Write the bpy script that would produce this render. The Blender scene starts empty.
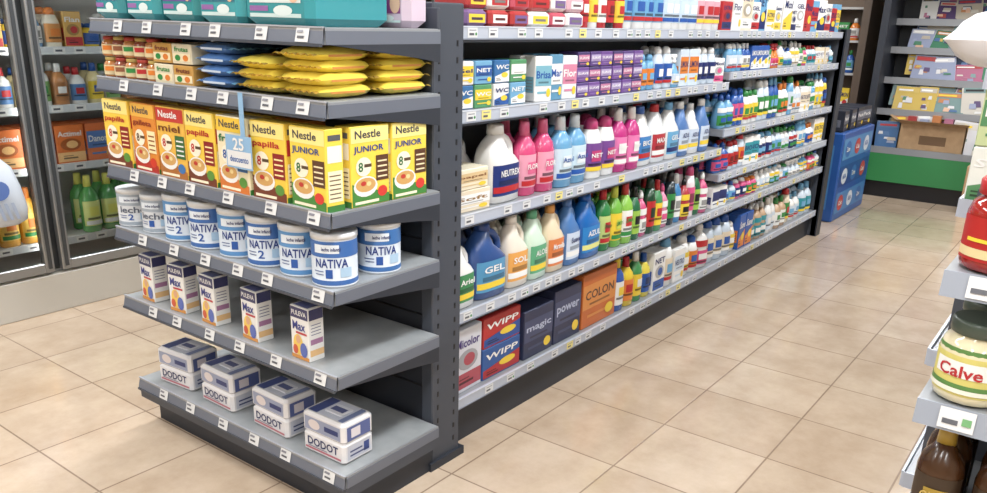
import bpy, math, random
from mathutils import Matrix, Vector
random.seed(7)
scene=bpy.context.scene
# ------------------------------------------------------------------ materials
_m={}
def lin(c):
    l=.3*c[0]+.59*c[1]+.11*c[2]; c=[(x*.9+l*.1)*.965 for x in c]
    return tuple(((x/255)/12.92 if x/255<=.04045 else ((x/255+.055)/1.055)**2.4) for x in c)
def M(c,rough=.4,metal=0,emit=0,name=None,coat=0,alpha=1):
    key=(tuple(c),rough,metal,emit,coat,alpha)
    if key in _m: return _m[key]
    m=bpy.data.materials.new(name or 'paint_%02x%02x%02x'%tuple(int(x) for x in c))
    m.use_nodes=True
    b=m.node_tree.nodes['Principled BSDF']
    l=lin(c)
    b.inputs['Base Color'].default_value=(*l,1)
    b.inputs['Roughness'].default_value=rough
    b.inputs['Metallic'].default_value=metal
    if coat: b.inputs['Coat Weight'].default_value=coat
    if emit:
        b.inputs['Emission Color'].default_value=(*l,1); b.inputs['Emission Strength'].default_value=emit
    m.diffuse_color=(*l,1)
    _m[key]=m
    return m
def nodemat(name,base1,base2,scale,rough,detail=4,bump=0.0,metal=0):
    m=bpy.data.materials.new(name); m.use_nodes=True
    nt=m.node_tree; b=nt.nodes['Principled BSDF']
    tc=nt.nodes.new('ShaderNodeTexCoord'); n=nt.nodes.new('ShaderNodeTexNoise'); n.inputs['Scale'].default_value=scale; n.inputs['Detail'].default_value=detail
    r=nt.nodes.new('ShaderNodeValToRGB'); r.color_ramp.elements[0].color=(*lin(base1),1); r.color_ramp.elements[1].color=(*lin(base2),1)
    r.color_ramp.elements[0].position=.3; r.color_ramp.elements[1].position=.7
    nt.links.new(tc.outputs['Object'],n.inputs['Vector']); nt.links.new(n.outputs['Fac'],r.inputs['Fac']); nt.links.new(r.outputs['Color'],b.inputs['Base Color'])
    b.inputs['Roughness'].default_value=rough; b.inputs['Metallic'].default_value=metal
    if bump:
        bp=nt.nodes.new('ShaderNodeBump'); bp.inputs['Strength'].default_value=bump; bp.inputs['Distance'].default_value=.002
        nt.links.new(n.outputs['Fac'],bp.inputs['Height']); nt.links.new(bp.outputs['Normal'],b.inputs['Normal'])
    return m
def floor_mat():
    m=bpy.data.materials.new('beige_floor_tile'); m.use_nodes=True
    nt=m.node_tree; b=nt.nodes['Principled BSDF']; L=nt.links
    tc=nt.nodes.new('ShaderNodeTexCoord'); mp=nt.nodes.new('ShaderNodeMapping'); mp.inputs['Location'].default_value=(.13,.05,0)
    L.new(tc.outputs['Object'],mp.inputs['Vector'])
    br=nt.nodes.new('ShaderNodeTexBrick'); br.offset=0; br.squash=1
    br.inputs['Scale'].default_value=1; br.inputs['Brick Width'].default_value=.41; br.inputs['Row Height'].default_value=.41
    br.inputs['Mortar Size'].default_value=.0036; br.inputs['Mortar Smooth'].default_value=.3; br.inputs['Bias'].default_value=0
    br.inputs['Color1'].default_value=(*lin((218,198,175)),1); br.inputs['Color2'].default_value=(*lin((206,184,160)),1); br.inputs['Mortar'].default_value=(*lin((160,138,118)),1)
    L.new(mp.outputs['Vector'],br.inputs['Vector'])
    n=nt.nodes.new('ShaderNodeTexNoise'); n.inputs['Scale'].default_value=4; n.inputs['Detail'].default_value=9; n.inputs['Roughness'].default_value=.68
    L.new(tc.outputs['Object'],n.inputs['Vector'])
    r=nt.nodes.new('ShaderNodeValToRGB'); r.color_ramp.elements[0].color=(.80,.745,.69,1); r.color_ramp.elements[1].color=(1.06,1.05,1.04,1)
    r.color_ramp.elements[0].position=.3; r.color_ramp.elements[1].position=.68
    L.new(n.outputs['Fac'],r.inputs['Fac'])
    mx=nt.nodes.new('ShaderNodeMix'); mx.data_type='RGBA'; mx.blend_type='MULTIPLY'; mx.inputs[0].default_value=1
    L.new(br.outputs['Color'],mx.inputs[6]); L.new(r.outputs['Color'],mx.inputs[7]); L.new(mx.outputs[2],b.inputs['Base Color'])
    b.inputs['Roughness'].default_value=.17; b.inputs['Coat Weight'].default_value=.4; b.inputs['Coat Roughness'].default_value=.1
    bp=nt.nodes.new('ShaderNodeBump'); bp.inputs['Strength'].default_value=.35; bp.inputs['Distance'].default_value=.003; bp.invert=True
    L.new(br.outputs['Fac'],bp.inputs['Height'])
    b2=nt.nodes.new('ShaderNodeBump'); b2.inputs['Strength'].default_value=.12; b2.inputs['Distance'].default_value=.01
    L.new(n.outputs['Fac'],b2.inputs['Height']); L.new(bp.outputs['Normal'],b2.inputs['Normal']); L.new(b2.outputs['Normal'],b.inputs['Normal'])
    return m
def glass_mat():
    m=bpy.data.materials.new('door_glass'); m.use_nodes=True
    nt=m.node_tree; nt.nodes.clear(); o=nt.nodes.new('ShaderNodeOutputMaterial'); mx=nt.nodes.new('ShaderNodeMixShader')
    t=nt.nodes.new('ShaderNodeBsdfTransparent'); t.inputs['Color'].default_value=(.95,.97,.97,1)
    g=nt.nodes.new('ShaderNodeBsdfGlossy'); g.inputs['Roughness'].default_value=.03
    fr=nt.nodes.new('ShaderNodeFresnel'); fr.inputs['IOR'].default_value=1.5
    nt.links.new(fr.outputs[0],mx.inputs[0]); nt.links.new(t.outputs[0],mx.inputs[1]); nt.links.new(g.outputs[0],mx.inputs[2]); nt.links.new(mx.outputs[0],o.inputs[0])
    return m
GLASS=glass_mat()
# ------------------------------------------------------------------ text cache
_t={}
def textmesh(s):
    if s in _t: return _t[s]
    cu=bpy.data.curves.new('t','FONT'); cu.body=s; cu.resolution_u=2; cu.offset=.02
    ob=bpy.data.objects.new('t',cu); scene.collection.objects.link(ob)
    dg=bpy.context.evaluated_depsgraph_get(); dg.update()
    me=bpy.data.meshes.new_from_object(ob.evaluated_get(dg))
    vs=[(v.co.x,v.co.y) for v in me.vertices]; fs=[tuple(p.vertices) for p in me.polygons]
    bpy.data.objects.remove(ob); bpy.data.curves.remove(cu); bpy.data.meshes.remove(me)
    x0=min(v[0] for v in vs);x1=max(v[0] for v in vs);y0=min(v[1] for v in vs);y1=max(v[1] for v in vs)
    vs=[((v[0]-(x0+x1)/2)/(x1-x0),(v[1]-(y0+y1)/2)/(y1-y0)) for v in vs]
    _t[s]=(vs,fs); return _t[s]
# ------------------------------------------------------------------ mesh builder
class MB:
    def __init__(s): s.v=[];s.f=[];s.mi=[];s.mats=[];s.T=Matrix();s.sm=[]
    def at(s,x=0,y=0,z=0,rot=0):
        s.T=Matrix.Translation((x,y,z))@Matrix.Rotation(math.radians(rot),4,'Z'); return s
    def mat(s,m):
        if not isinstance(m,bpy.types.Material): m=M(m)
        if m not in s.mats: s.mats.append(m)
        return s.mats.index(m)
    def add(s,vs,fs,m,smooth=False):
        o=len(s.v); k=s.mat(m)
        for p in vs: s.v.append(tuple(s.T@Vector(p)))
        for f in fs: s.f.append(tuple(i+o for i in f)); s.mi.append(k); s.sm.append(smooth)
    def box(s,x0,x1,y0,y1,z0,z1,m,c=0):
        if c<=0:
            vs=[(x,y,z) for z in(z0,z1) for y in(y0,y1) for x in(x0,x1)]
            fs=[(0,2,3,1),(4,5,7,6),(0,1,5,4),(2,6,7,3),(0,4,6,2),(1,3,7,5)]
            s.add(vs,fs,m)
        else:
            cx=(x0+x1)/2;cy=(y0+y1)/2;a=(x1-x0)/2;b=(y1-y0)/2
            vs=[];fs=[]
            def ring(z,i):
                A=a-i;B=b-i
                for (px,py) in ((-A+c,-B),(A-c,-B),(A,-B+c),(A,B-c),(A-c,B),(-A+c,B),(-A,B-c),(-A,-B+c)): vs.append((cx+px,cy+py,z))
            ring(z0,c*.9);ring(z0+c,0);ring(z1-c,0);ring(z1,c*.9)
            for k in range(3):
                for j in range(8): fs.append((k*8+j,k*8+(j+1)%8,(k+1)*8+(j+1)%8,(k+1)*8+j))
            fs.append(tuple(range(7,-1,-1))); fs.append(tuple(range(24,32)))
            s.add(vs,fs,m)
    def loft(s,secs,m,n=18,bands=None,smooth=True):
        vs=[]
        for (z,cx,cy,rx,ry,p) in secs:
            for i in range(n):
                t=2*math.pi*i/n; c=math.cos(t);q=math.sin(t)
                vs.append((cx+rx*math.copysign(abs(c)**(2/p),c),cy+ry*math.copysign(abs(q)**(2/p),q),z))
        o=len(s.v)
        for k in range(len(secs)-1):
            mm=bands[k] if bands else m
            fs=[(k*n+j,k*n+(j+1)%n,(k+1)*n+(j+1)%n,(k+1)*n+j) for j in range(n)]
            s._raw(vs if k==0 else None,fs,mm,smooth,o)
        s._raw(None,[tuple(range(n-1,-1,-1))],bands[0] if bands else m,False,o)
        K=(len(secs)-1)*n
        s._raw(None,[tuple(range(K,K+n))],bands[-1] if bands else m,False,o)
    def _raw(s,vs,fs,m,smooth,o):
        if vs is not None:
            for p in vs: s.v.append(tuple(s.T@Vector(p)))
        k=s.mat(m)
        for f in fs: s.f.append(tuple(i+o for i in f)); s.mi.append(k); s.sm.append(smooth)
    def lathe(s,prof,m,n=20,bands=None): s.loft([(z,0,0,r,r,2) for r,z in prof],m,n,bands)
    def label(s,z0,z1,rx,ry,p,m,a0=200,a1=340,n=10,cx=0,cy=0,off=.001):
        vs=[]
        for zz in (z0,z1):
            for i in range(n+1):
                t=math.radians(a0+(a1-a0)*i/n);c=math.cos(t);q=math.sin(t)
                vs.append((cx+(rx+off)*math.copysign(abs(c)**(2/p),c),cy+(ry+off)*math.copysign(abs(q)**(2/p),q),zz))
        s.add(vs,[(i,i+1,n+2+i,n+1+i) for i in range(n)],m,True)
    def rect(s,x0,x1,z0,z1,y,m,ax='-Y'):
        if ax=='-Y': vs=[(x0,y,z0),(x1,y,z0),(x1,y,z1),(x0,y,z1)]
        else: vs=[(y,x0,z0),(y,x1,z0),(y,x1,z1),(y,x0,z1)]
        s.add(vs,[(0,1,2,3)] if ax!='-X' else [(3,2,1,0)],m)
    def ell(s,cx,cz,rx,rz,y,m,n=16,rot=0,ax='-Y'):
        vs=[]
        for i in range(n):
            t=2*math.pi*i/n; x=rx*math.cos(t);z=rz*math.sin(t)
            X=cx+x*math.cos(rot)-z*math.sin(rot);Z=cz+x*math.sin(rot)+z*math.cos(rot)
            vs.append((X,y,Z) if ax=='-Y' else (y,X,Z))
        s.add(vs,[tuple(range(n))],m)
    def poly(s,pts,y,m): s.add([(x,y,z) for x,z in pts],[tuple(range(len(pts)))],m)
    def text(s,t,cx,cz,w,h,y,m,wrap=None,ax='-Y',shear=0):
        vs,fs=textmesh(t)
        o=[]
        for a,b in vs:
            x=cx+a*w+b*h*shear; z=cz+b*h
            if wrap: th=x/wrap; o.append(((wrap+y)*math.sin(th),-(wrap+y)*math.cos(th),z))
            elif ax=='-Y': o.append((x,y,z))
            elif ax=='+X': o.append((y,x,z))
            elif ax=='-X': o.append((y,-x,z))
        s.add(o,fs,m)
    def tube(s,pts,r,m,n=8,sq=1):
        vs=[];P=[Vector(p) for p in pts]
        for i,p in enumerate(P):
            d=(P[min(i+1,len(P)-1)]-P[max(i-1,0)]).normalized()
            a=d.orthogonal().normalized() if abs(d.y)>.9 else d.cross(Vector((0,1,0))).normalized(); b=d.cross(a)
            rr=r[i] if isinstance(r,list) else r
            for j in range(n):
                t=2*math.pi*j/n; q=p+a*rr*math.cos(t)+b*rr*sq*math.sin(t); vs.append(tuple(q))
        fs=[(k*n+j,k*n+(j+1)%n,(k+1)*n+(j+1)%n,(k+1)*n+j) for k in range(len(P)-1) for j in range(n)]
        fs+=[tuple(range(n-1,-1,-1)),tuple(range((len(P)-1)*n,len(P)*n))]
        s.add(vs,fs,m,True)
    def pillow(s,w,d,h,m,crimp=None,n=12,fy=2.6):
        vs=[];
        ph=random.random()*6
        def zz(u,v): return max(0,(1-abs(u)**3.2))**.5*max(0,(1-abs(v)**fy))**.5
        for sd in(1,-1):
            for i in range(n+1):
                for j in range(n+1):
                    u=-1+2*i/n;v=-1+2*j/n
                    k=zz(u,v); wr=.09*math.sin(u*9+ph+v*3)*k+.07*math.sin(v*11+ph*2)*k
                    vs.append((u*w/2,v*d/2,h/2+sd*h/2*(k+wr*(1 if sd>0 else .3))*.93))
        N=(n+1)**2; fs=[]
        for i in range(n):
            for j in range(n):
                a=i*(n+1)+j; fs.append((a,a+n+1,a+n+2,a+1)); fs.append((N+a,N+a+1,N+a+n+2,N+a+n+1))
        s.add(vs,fs,m,True)
        if crimp:
            for sx in(-1,1):
                vs=[];K=14
                for i in range(K+1):
                    y=-d/2*.98+d*.98*i/K
                    vs.append((sx*w/2*.98,y,h/2+.003*math.sin(i*2)));vs.append((sx*(w/2+.014),y,h/2+(.003 if i%2 else -.003)))
                s.add(vs,[(2*i,2*i+2,2*i+3,2*i+1) for i in range(K)],crimp)
    def obj(s,name,parent=None,loc=None):
        me=bpy.data.meshes.new(name); 
        off=Vector(loc) if loc else Vector((0,0,0))
        me.from_pydata([tuple(Vector(v)-off) for v in s.v],[],s.f)
        for m in s.mats: me.materials.append(m)
        me.polygons.foreach_set('material_index',s.mi); me.polygons.foreach_set('use_smooth',s.sm); me.update()
        ob=bpy.data.objects.new(name,me); scene.collection.objects.link(ob); ob.location=off
        if parent: ob.parent=parent
        return ob
def empty(name,loc=(0,0,0)):
    e=bpy.data.objects.new(name,None); scene.collection.objects.link(e); e.location=loc; e.empty_display_size=.1
    return e
# colours
W=(238,238,236);NAVY=(28,44,110);BLUE=(35,88,175);LB=(105,170,215);RED=(195,38,44);YEL=(240,205,50);ORG=(228,125,40);GRN=(45,140,65);DG=(20,80,50)
PINK=(222,80,135);MAG=(190,40,125);PUR=(92,58,145);TEAL=(40,150,165);BLK=(25,25,30);CREAM=(230,215,188);LIME=(150,195,70); PALE=(205,220,235)
PAL=[W,W,W,W,PALE,PALE,BLUE,LB,RED,YEL,ORG,GRN,PINK,TEAL,NAVY,CREAM]
WORDS=['GEL','NEUTRO','ACTIVO','Micol','Max','LIMON','TOTAL','Flor','AZUL','NET','Suave','BIO','Casa','EXTRA','Pino']
def dark(c,k=.6): return tuple(int(x*k) for x in c)
# ------------------------------------------------------------------ product shapes (front = -Y, base z=0)
def carton(b,w,d,h,base,c2=None,txt=None,tc=W,style=0,side=None):
    b.box(-w/2,w/2,-d/2,d/2,0,h,base,.0025)
    y=-d/2-.0008
    c2=c2 or W
    if style==0:
        b.rect(-w/2+.003,w/2-.003,h*.06,h*.3,y,c2); b.ell(0,h*.5,w*.36,h*.16,y-.0004,dark(base,.75)); b.ell(w*.05,h*.5,w*.2,h*.1,y-.0007,c2)
        if txt: b.text(txt,0,h*.78,w*.82,h*.14,y-.0006,tc)
        b.rect(-w*.3,w*.2,h*.13,h*.17,y-.0005,dark(c2,.5)); b.rect(-w*.3,w*.05,h*.2,h*.22,y-.0005,dark(c2,.6))
    elif style==1:
        b.poly([(-w/2+.003,h*.05),(w/2-.003,h*.05),(w/2-.003,h*.55),(-w/2+.003,h*.3)],y,c2)
        b.ell(w*.15,h*.35,w*.22,h*.12,y-.0005,YEL if base!=YEL else RED)
        if txt: b.text(txt,0,h*.7,w*.86,h*.2,y-.0006,tc,shear=.2)
        b.rect(-w*.4,-w*.1,h*.12,h*.16,y-.0006,dark(c2,.5)); b.rect(-w*.4,-w*.15,h*.2,h*.23,y-.0006,dark(c2,.5))
    elif style==2:
        b.rect(-w/2+.003,w/2-.003,h*.35,h*.8,y,c2)
        if txt: b.text(txt,0,h*.6,w*.84,h*.17,y-.0006,tc)
        b.rect(-w*.35,w*.35,h*.18,h*.23,y-.0005,c2); b.rect(-w*.3,w*.3,h*.41,h*.45,y-.0005,dark(c2,.7)); b.ell(w*.3,h*.2,w*.12,h*.1,y-.0009,YEL)
    for sx in(-1,1):
        X=sx*(w/2+.0008); pts=[(X,-d*.38,h*.2),(X,d*.38,h*.2),(X,d*.38,h*.55),(X,-d*.38,h*.55)]
        if sx<0: pts=pts[::-1]
        b.add(pts,[(0,1,2,3)],side or c2)
        for k in range(4):
            X2=X+sx*.0004; z=h*(.25+.07*k)
            b.add([(X2,-d*.3,z),(X2,d*.3,z),(X2,d*.3,z+h*.02),(X2,-d*.3,z+h*.02)],[(0,1,2,3)],dark(base,.6))
def jug(b,w,d,h,col,cap,lab,lab2=None,txt=None,tc=W):
    rx=w/2;ry=d/2;m=M(col,.28,coat=.3)
    S=[(0,0,0,rx*.9,ry*.88,3.2),(h*.02,0,0,rx,ry,3.2),(h*.3,0,0,rx*.98,ry,3.2),(h*.5,0,0,rx,ry,3),(h*.58,-rx*.12,0,rx*.86,ry*.95,3),(h*.68,-rx*.3,0,rx*.6,ry*.85,2.6),(h*.78,-rx*.28,0,rx*.45,ry*.66,2.3),(h*.85,-rx*.18,0,rx*.34,ry*.5,2),(h*.88,-rx*.15,0,rx*.28,ry*.4,2)]
    b.loft(S,m,20)
    r=rx*.34; cx=-rx*.15
    b.loft([(h*.87,cx,0,r,r,2),(h*.985,cx,0,r*.92,r*.92,2),(h,cx,0,r*.8,r*.8,2)],M(cap,.35),14)
    b.tube([(rx*.62,0,h*.5),(rx*.84,0,h*.6),(rx*.78,0,h*.7),(rx*.52,0,h*.79),(rx*.1,0,h*.85),(-rx*.1,0,h*.86)],[rx*.16,rx*.17,rx*.16,rx*.16,rx*.17,rx*.17],m,8)
    b.label(h*.1,h*.5,rx*.99,ry,3.2,lab,215,325)
    if lab2:
        b.label(h*.14,h*.22,rx*.99,ry,3.2,lab2,218,322,off=.002); b.label(h*.24,h*.3,rx*.99,ry,3.2,dark(lab,.7),240,300,off=.002)
    if txt: b.text(txt,0,h*.39,w*.62,h*.085,-ry-.003,tc)
def bottle(b,w,d,h,col,cap,lab,txt=None,tc=W,kind='round',lab2=None):
    rx=w/2;ry=d/2;m=M(col,.25,coat=.3);mc=M(cap,.35)
    if kind=='round':
        S=[(0,0,0,rx*.9,ry*.9,2.3),(h*.02,0,0,rx,ry,2.3),(h*.58,0,0,rx,ry,2.3),(h*.68,0,0,rx*.88,ry*.88,2.2),(h*.76,0,0,rx*.55,ry*.6,2),(h*.81,0,0,rx*.38,ry*.45,2)]
        b.loft(S,m,16); r=min(rx*.42,ry*.5); b.loft([(h*.8,0,0,r,r,2),(h*.99,0,0,r*.85,r*.85,2),(h,0,0,r*.7,r*.7,2)],mc,12)
        b.label(h*.12,h*.56,rx,ry,2.3,lab); zl=(h*.3,h*.46,2.3,1)
    elif kind=='dome':
        S=[(0,0,0,rx*.85,ry*.85,2.6),(h*.03,0,0,rx*.95,ry*.95,2.6),(h*.45,0,0,rx,ry,2.4),(h*.65,0,0,rx*.93,ry*.95,2.2),(h*.82,0,0,rx*.62,ry*.75,2)]
        b.loft(S,m,16); b.loft([(h*.82,0,0,rx*.6,ry*.72,2),(h*.93,0,0,rx*.55,ry*.66,2),(h*.98,0,0,rx*.4,ry*.5,2),(h,0,0,rx*.2,ry*.25,2)],mc,14)
        b.label(h*.14,h*.6,rx*.98,ry*.98,2.5,lab,off=.0018); zl=(h*.3,h*.48,2.5,1.0)
    elif kind=='spray':
        S=[(0,0,0,rx*.9,ry*.9,2.6),(h*.02,0,0,rx,ry,2.6),(h*.42,0,0,rx,ry,2.4),(h*.55,0,0,rx*.7,ry*.75,2.2),(h*.68,0,0,rx*.36,ry*.42,2),(h*.74,0,0,rx*.3,ry*.36,2)]
        b.loft(S,m,16); r=rx*.42
        b.loft([(h*.73,0,0,r,r,2),(h*.82,0,0,r,r,2)],mc,12)
        b.box(-rx*.95,rx*.75,-ry*.3,ry*.3,h*.88,h,mc,.004); b.box(-rx*.25,rx*.4,-ry*.28,ry*.28,h*.81,h*.89,mc,.002)
        b.tube([(-rx*.45,0,h*.89),(-rx*.6,0,h*.82),(-rx*.5,0,h*.74)],rx*.1,mc,6)
        b.label(h*.1,h*.42,rx,ry,2.6,lab); zl=(h*.2,h*.34,2.6,1)
    elif kind=='slim':
        S=[(0,0,0,rx*.8,ry*.8,3),(h*.02,0,0,rx*.95,ry*.95,3),(h*.3,0,0,rx,ry,3),(h*.45,0,0,rx*.9,ry*.95,2.6),(h*.62,0,0,rx*.98,ry,2.6),(h*.74,0,0,rx*.6,ry*.7,2),(h*.78,0,0,rx*.35,ry*.45,2),(h*.84,0,0,rx*.3,ry*.4,2)]
        b.loft(S,m,16); r=rx*.38; b.loft([(h*.83,0,0,r,r,2),(h*.92,0,0,r*.9,r*.9,2),(h,0,0,r*.4,r*.4,2)],mc,12)
        b.label(h*.1,h*.4,rx,ry,3,lab); b.label(h*.48,h*.62,rx*.98,ry,2.6,lab2 or lab); zl=(h*.2,h*.33,3,1)
    b.label(zl[0],zl[1],rx,ry,zl[2],cap if cap!=lab else dark(lab,.6),245,295,6,off=.0026)
    b.label(zl[0]-h*.07,zl[0]-h*.03,rx,ry,zl[2],dark(lab,.5),228,305,6,off=.0026)
    if lab2 and kind!='slim': b.label(h*.14,h*.21,rx,ry,2.4,lab2,215,325,off=.0022)
    if txt: b.text(txt,0,h*.4 if kind!='spray' else h*.28,w*.62,h*.07,-ry-.004,tc)
def can(b,r,h,base,top,txt,num,tc=(30,60,140)):
    b.lathe([(r*.97,0),(r,.003),(r,h*.03),(r*.985,h*.04),(r*.985,h*.9),(r,h*.92),(r,h*.985),(r*.94,h)],W,28,[(190,195,205),(190,195,205),base,base,base,(225,228,235),(225,228,235)])
    b.lathe([(r*1.01,h*.91),(r*1.01,h*1.01),(r*.95,h*1.02)],M((225,230,236),.3),28)
    q=r*.985
    b.label(h*.58,h*.88,q,q,2,top,150,390,24,off=.0006); b.label(h*.66,h*.82,q,q,2,(225,235,245),225,290,10,off=.0012)
    b.label(h*.05,h*.14,q,q,2,top,150,390,24,off=.0006)
    b.text(txt,0,h*.47,r*1.45,h*.17,.0016,tc,wrap=q)
    b.text(num,-r*.1,h*.27,r*.3,h*.17,.0016,BLUE,wrap=q)
    b.text('leche infantil',0,h*.74,r*.8,h*.07,.0026,NAVY,wrap=q)
    b.label(h*.2,h*.38,q,q,2,(170,205,235),292,322,6,off=.0012); b.label(h*.24,h*.26,q,q,2,(90,110,160),225,250,6,off=.0012); b.label(h*.3,h*.32,q,q,2,(90,110,160),222,250,6,off=.0012)
def jar(b,r,h,col,lid,lab,txt=None,tc=W,lab2=None,n=24):
    b.lathe([(r*.85,0),(r*.97,h*.03),(r,h*.1),(r,h*.62),(r*.9,h*.74),(r*.72,h*.8),(r*.72,h*.84)],M(col,.12,coat=.6),n)
    b.lathe([(r*.78,h*.82),(r*.82,h*.83),(r*.82,h*.97),(r*.76,h)],M(lid,.3),n)
    b.label(h*.12,h*.6,r,r,2,lab,175,365,18)
    if lab2: b.label(h*.16,h*.26,r,r,2,lab2,180,360,18,off=.0018)
    if txt: b.text(txt,0,h*.42,r*1.25,h*.15,.003,tc,wrap=r)
# ------------------------------------------------------------------ shell
def shell(name,x0,x1,y0,y1,z0,z1,m):
    b=MB(); b.box(x0,x1,y0,y1,z0,z1,m); return b.obj(name)
FX0,FX1,FY0,FY1,CH=-3.0,9.0,-3.2,5.05,2.9
b=MB();b.box(FX0,FX1,FY0,FY1,-.1,0,floor_mat());b.obj('floor')
wallm=nodemat('cream_plaster_wall',(176,160,138),(188,172,148),3,.8)
shell('wall_back',FX1,FX1+.1,FY0-.1,FY1+.1,-.1,CH,wallm)
shell('wall_front',FX0-.1,FX0,FY0-.1,FY1+.1,-.1,CH,wallm)
shell('wall_left',FX0,FX1,FY1,FY1+.1,-.1,CH,wallm)
shell('wall_right',FX0,FX1,FY0-.1,FY0,-.1,CH,wallm)
shell('ceiling',FX0-.1,FX1+.1,FY0-.1,FY1+.1,CH,CH+.1,nodemat('white_ceiling_panel',(215,215,212),(225,225,222),4,.8))
# ------------------------------------------------------------------ gondola
SL=M((74,80,92),.45,.2,name='slate_metal'); SLD=M((50,55,66),.5,.2,name='dark_slate_metal'); SG=M((155,159,165),.4,.3,name='grey_shelf_metal')
STR=M((112,119,134),.4,.2,name='price_rail_grey'); STRW=M((182,190,206),.35,name='price_rail_clear'); LBL=M((222,224,226),.4,name='price_card'); LBK=(90,92,100)
TOPM=nodemat('grey_shelf_deck',(158,164,168),(174,179,182),14,.32,metal=.15)
gond=empty('gondola_shelving',(2,2.2,0))
def child(b,name,par=gond,):
    o=b.obj(name); o.parent=par; o.matrix_parent_inverse=Matrix.Translation(par.location).inverted(); return o
EX1,EY0,EY1=1.895,1.63,2.755
EZ=[1.451,1.268,.975,.754,.496,.162]
EXS=[1.444,1.444,1.444,1.444,1.444,1.462]
for i,z in enumerate(EZ):
    EX0=EXS[i]
    b=MB()
    b.box(EX0+.004,EX1,EY0,EY1,z-.022,z+.018,SG)
    b.box(EX0+.012,EX1-.004,EY0+.006,EY1-.006,z+.018,z+.0195,TOPM)
    vs=[(EX0-.004,EY0,z-.022),(EX0+.006,EY0,z+.02),(EX0+.01,EY0,z+.02),(EX0+.006,EY0,z-.022)]
    vs+=[(x,EY1,zz) for x,_,zz in vs]
    b.add(vs,[(0,1,5,4),(1,2,6,5),(2,3,7,6),(3,0,4,7),(3,2,1,0),(4,5,6,7)],STR)
    b.box(EX0-.007,EX0-.001,EY0,EY1,z-.027,z-.019,SL); b.box(EX0+.002,EX0+.009,EY0,EY1,z+.018,z+.022,(170,175,185))
    b.box(EX0+.01,EX1,EY0-.002,EY0,z-.022,z+.012,STR)
    if i<5:
        for y in(EY0-.001,EY1-.003):
            b.add([(EX0+.02,y,z-.022),(EX1,y,z-.022),(EX1,y,z-.075),(EX1-.1,y,z-.06)],[(0,1,2,3)],SLD)
            b.add([(EX0+.02,y+.004,z-.022),(EX1,y+.004,z-.022),(EX1,y+.004,z-.075),(EX1-.1,y+.004,z-.06)],[(3,2,1,0)],SLD)
    else:
        b.box(EX0+.055,EX1,EY0+.03,EY1-.03,.0,z-.022,SLD)
        b.box(EX0+.004,EX0+.02,EY0,EY1,z-.06,z-.02,SL)
        b.box(EX0+.02,EX1,EY0,EY0+.012,z-.06,z-.02,SL)
    child(b,'end_shelf_%d'%(i+1))
b=MB()
for i,z in enumerate(EZ):
    EX0=EXS[i]
    ys=[EY0+.06+.175*k+random.uniform(-.03,.03) for k in range(7)]
    for y in ys:
        if y+.05>EY1: continue
        b.add([(EX0-.0055,y+.05,z-.017),(EX0-.0055,y,z-.017),(EX0+.0035,y,z+.018),(EX0+.0035,y+.05,z+.018)],[(0,1,2,3)],LBL)
        b.add([(EX0-.0046,y+.042,z-.008),(EX0-.0046,y+.016,z-.008),(EX0-.0028,y+.016,z-.002),(EX0-.0028,y+.042,z-.002)],[(0,1,2,3)],LBK)
        b.add([(EX0-.0018,y+.045,z+.006),(EX0-.0018,y+.022,z+.006),(EX0+.0012,y+.022,z+.012),(EX0+.0012,y+.045,z+.012)],[(0,1,2,3)],(130,130,140))
child(b,'end_price_labels')
b=MB()
b.box(1.91,2.03,1.70,2.70,.0,1.53,SLD)
for y in(1.662,2.662):
    b.box(1.90,2.045,y,y+.05,0,1.545,SL,.004)
    z=.12
    while z<1.5:
        b.box(1.925,1.932,y-.0012,y+.0012,z,z+.018,BLK)
        b.box(2.01,2.017,y-.0012,y+.0012,z-.05,z-.032,BLK); z+=.05
b.box(1.895,1.91,EY0+.01,EY1-.01,1.44,1.53,SL,.003)
for k in range(9): b.box(1.905,1.912,1.70,2.70,.3+.13*k,.304+.13*k,BLK)
b.box(1.88,2.06,1.65,1.70,0,.03,SLD)
child(b,'end_frame')
LY=1.68; LX0,LXM,LX1=2.05,4.28,6.29
rows1=[(1.46,LX0,LX1),(1.201,LX0,LXM),(.857,LX0,LXM),(.513,LX0,LX1),(.184,LX0,LX1),(1.251,LXM+.01,LX1),(.952,LXM+.01,LX1),(.708,LXM+.01,LX1)]
for i,(z,a,c) in enumerate(rows1):
    for side in(0,1):
        b=MB()
        y0,y1=(LY+.006,2.17) if side==0 else (2.21,2.69)
        b.box(a,c,y0,y1,z-.02,z+.018,SG)
        if side==0:
            b.box(a,c,LY-.002,LY+.006,z-.021,z+.020,STRW)
            b.box(a,c,LY-.004,LY-.002,z-.021,z-.017,(140,148,165)); b.box(a,c,LY-.004,LY-.002,z+.016,z+.020,(205,212,225))
            x=a+.03
            while x<c-.06:
                if random.random()<.85:
                    b.rect(x,x+.05,z-.015,z+.015,LY-.0035,LBL if random.random()<.88 else (240,225,130))
                    b.rect(x+.008,x+.032,z-.008,z-.001,LY-.0042,LBK)
                    b.rect(x+.008,x+.042,z+.006,z+.009,LY-.0042,(150,152,160))
                    if random.random()<.3: b.ell(x+.042,z-.004,.005,.005,LY-.0042,GRN,8)
                x+=random.uniform(.065,.14)
            b.box(a,c,LY+.004,LY+.02,z-.03,z-.02,SL)
        if abs(z-.184)<.01: b.box(a,c,(LY+.04) if side==0 else 2.2,2.18 if side==0 else 2.66,0,z-.02,SLD)
        child(b,'aisle_shelf_%d_%d'%(i+1,side+1))
b=MB()
b.box(2.03,6.30,2.17,2.21,0,1.5,(120,122,128)); 
b.box(2.03,6.30,2.165,2.215,1.48,1.52,SL)
for x in(6.30,):
    b.box(x,x+.10,1.66,2.70,0,1.5,SL,.005)
    b.box(x-.0,x+.10,1.655,1.70,0,1.5,SLD)
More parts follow.
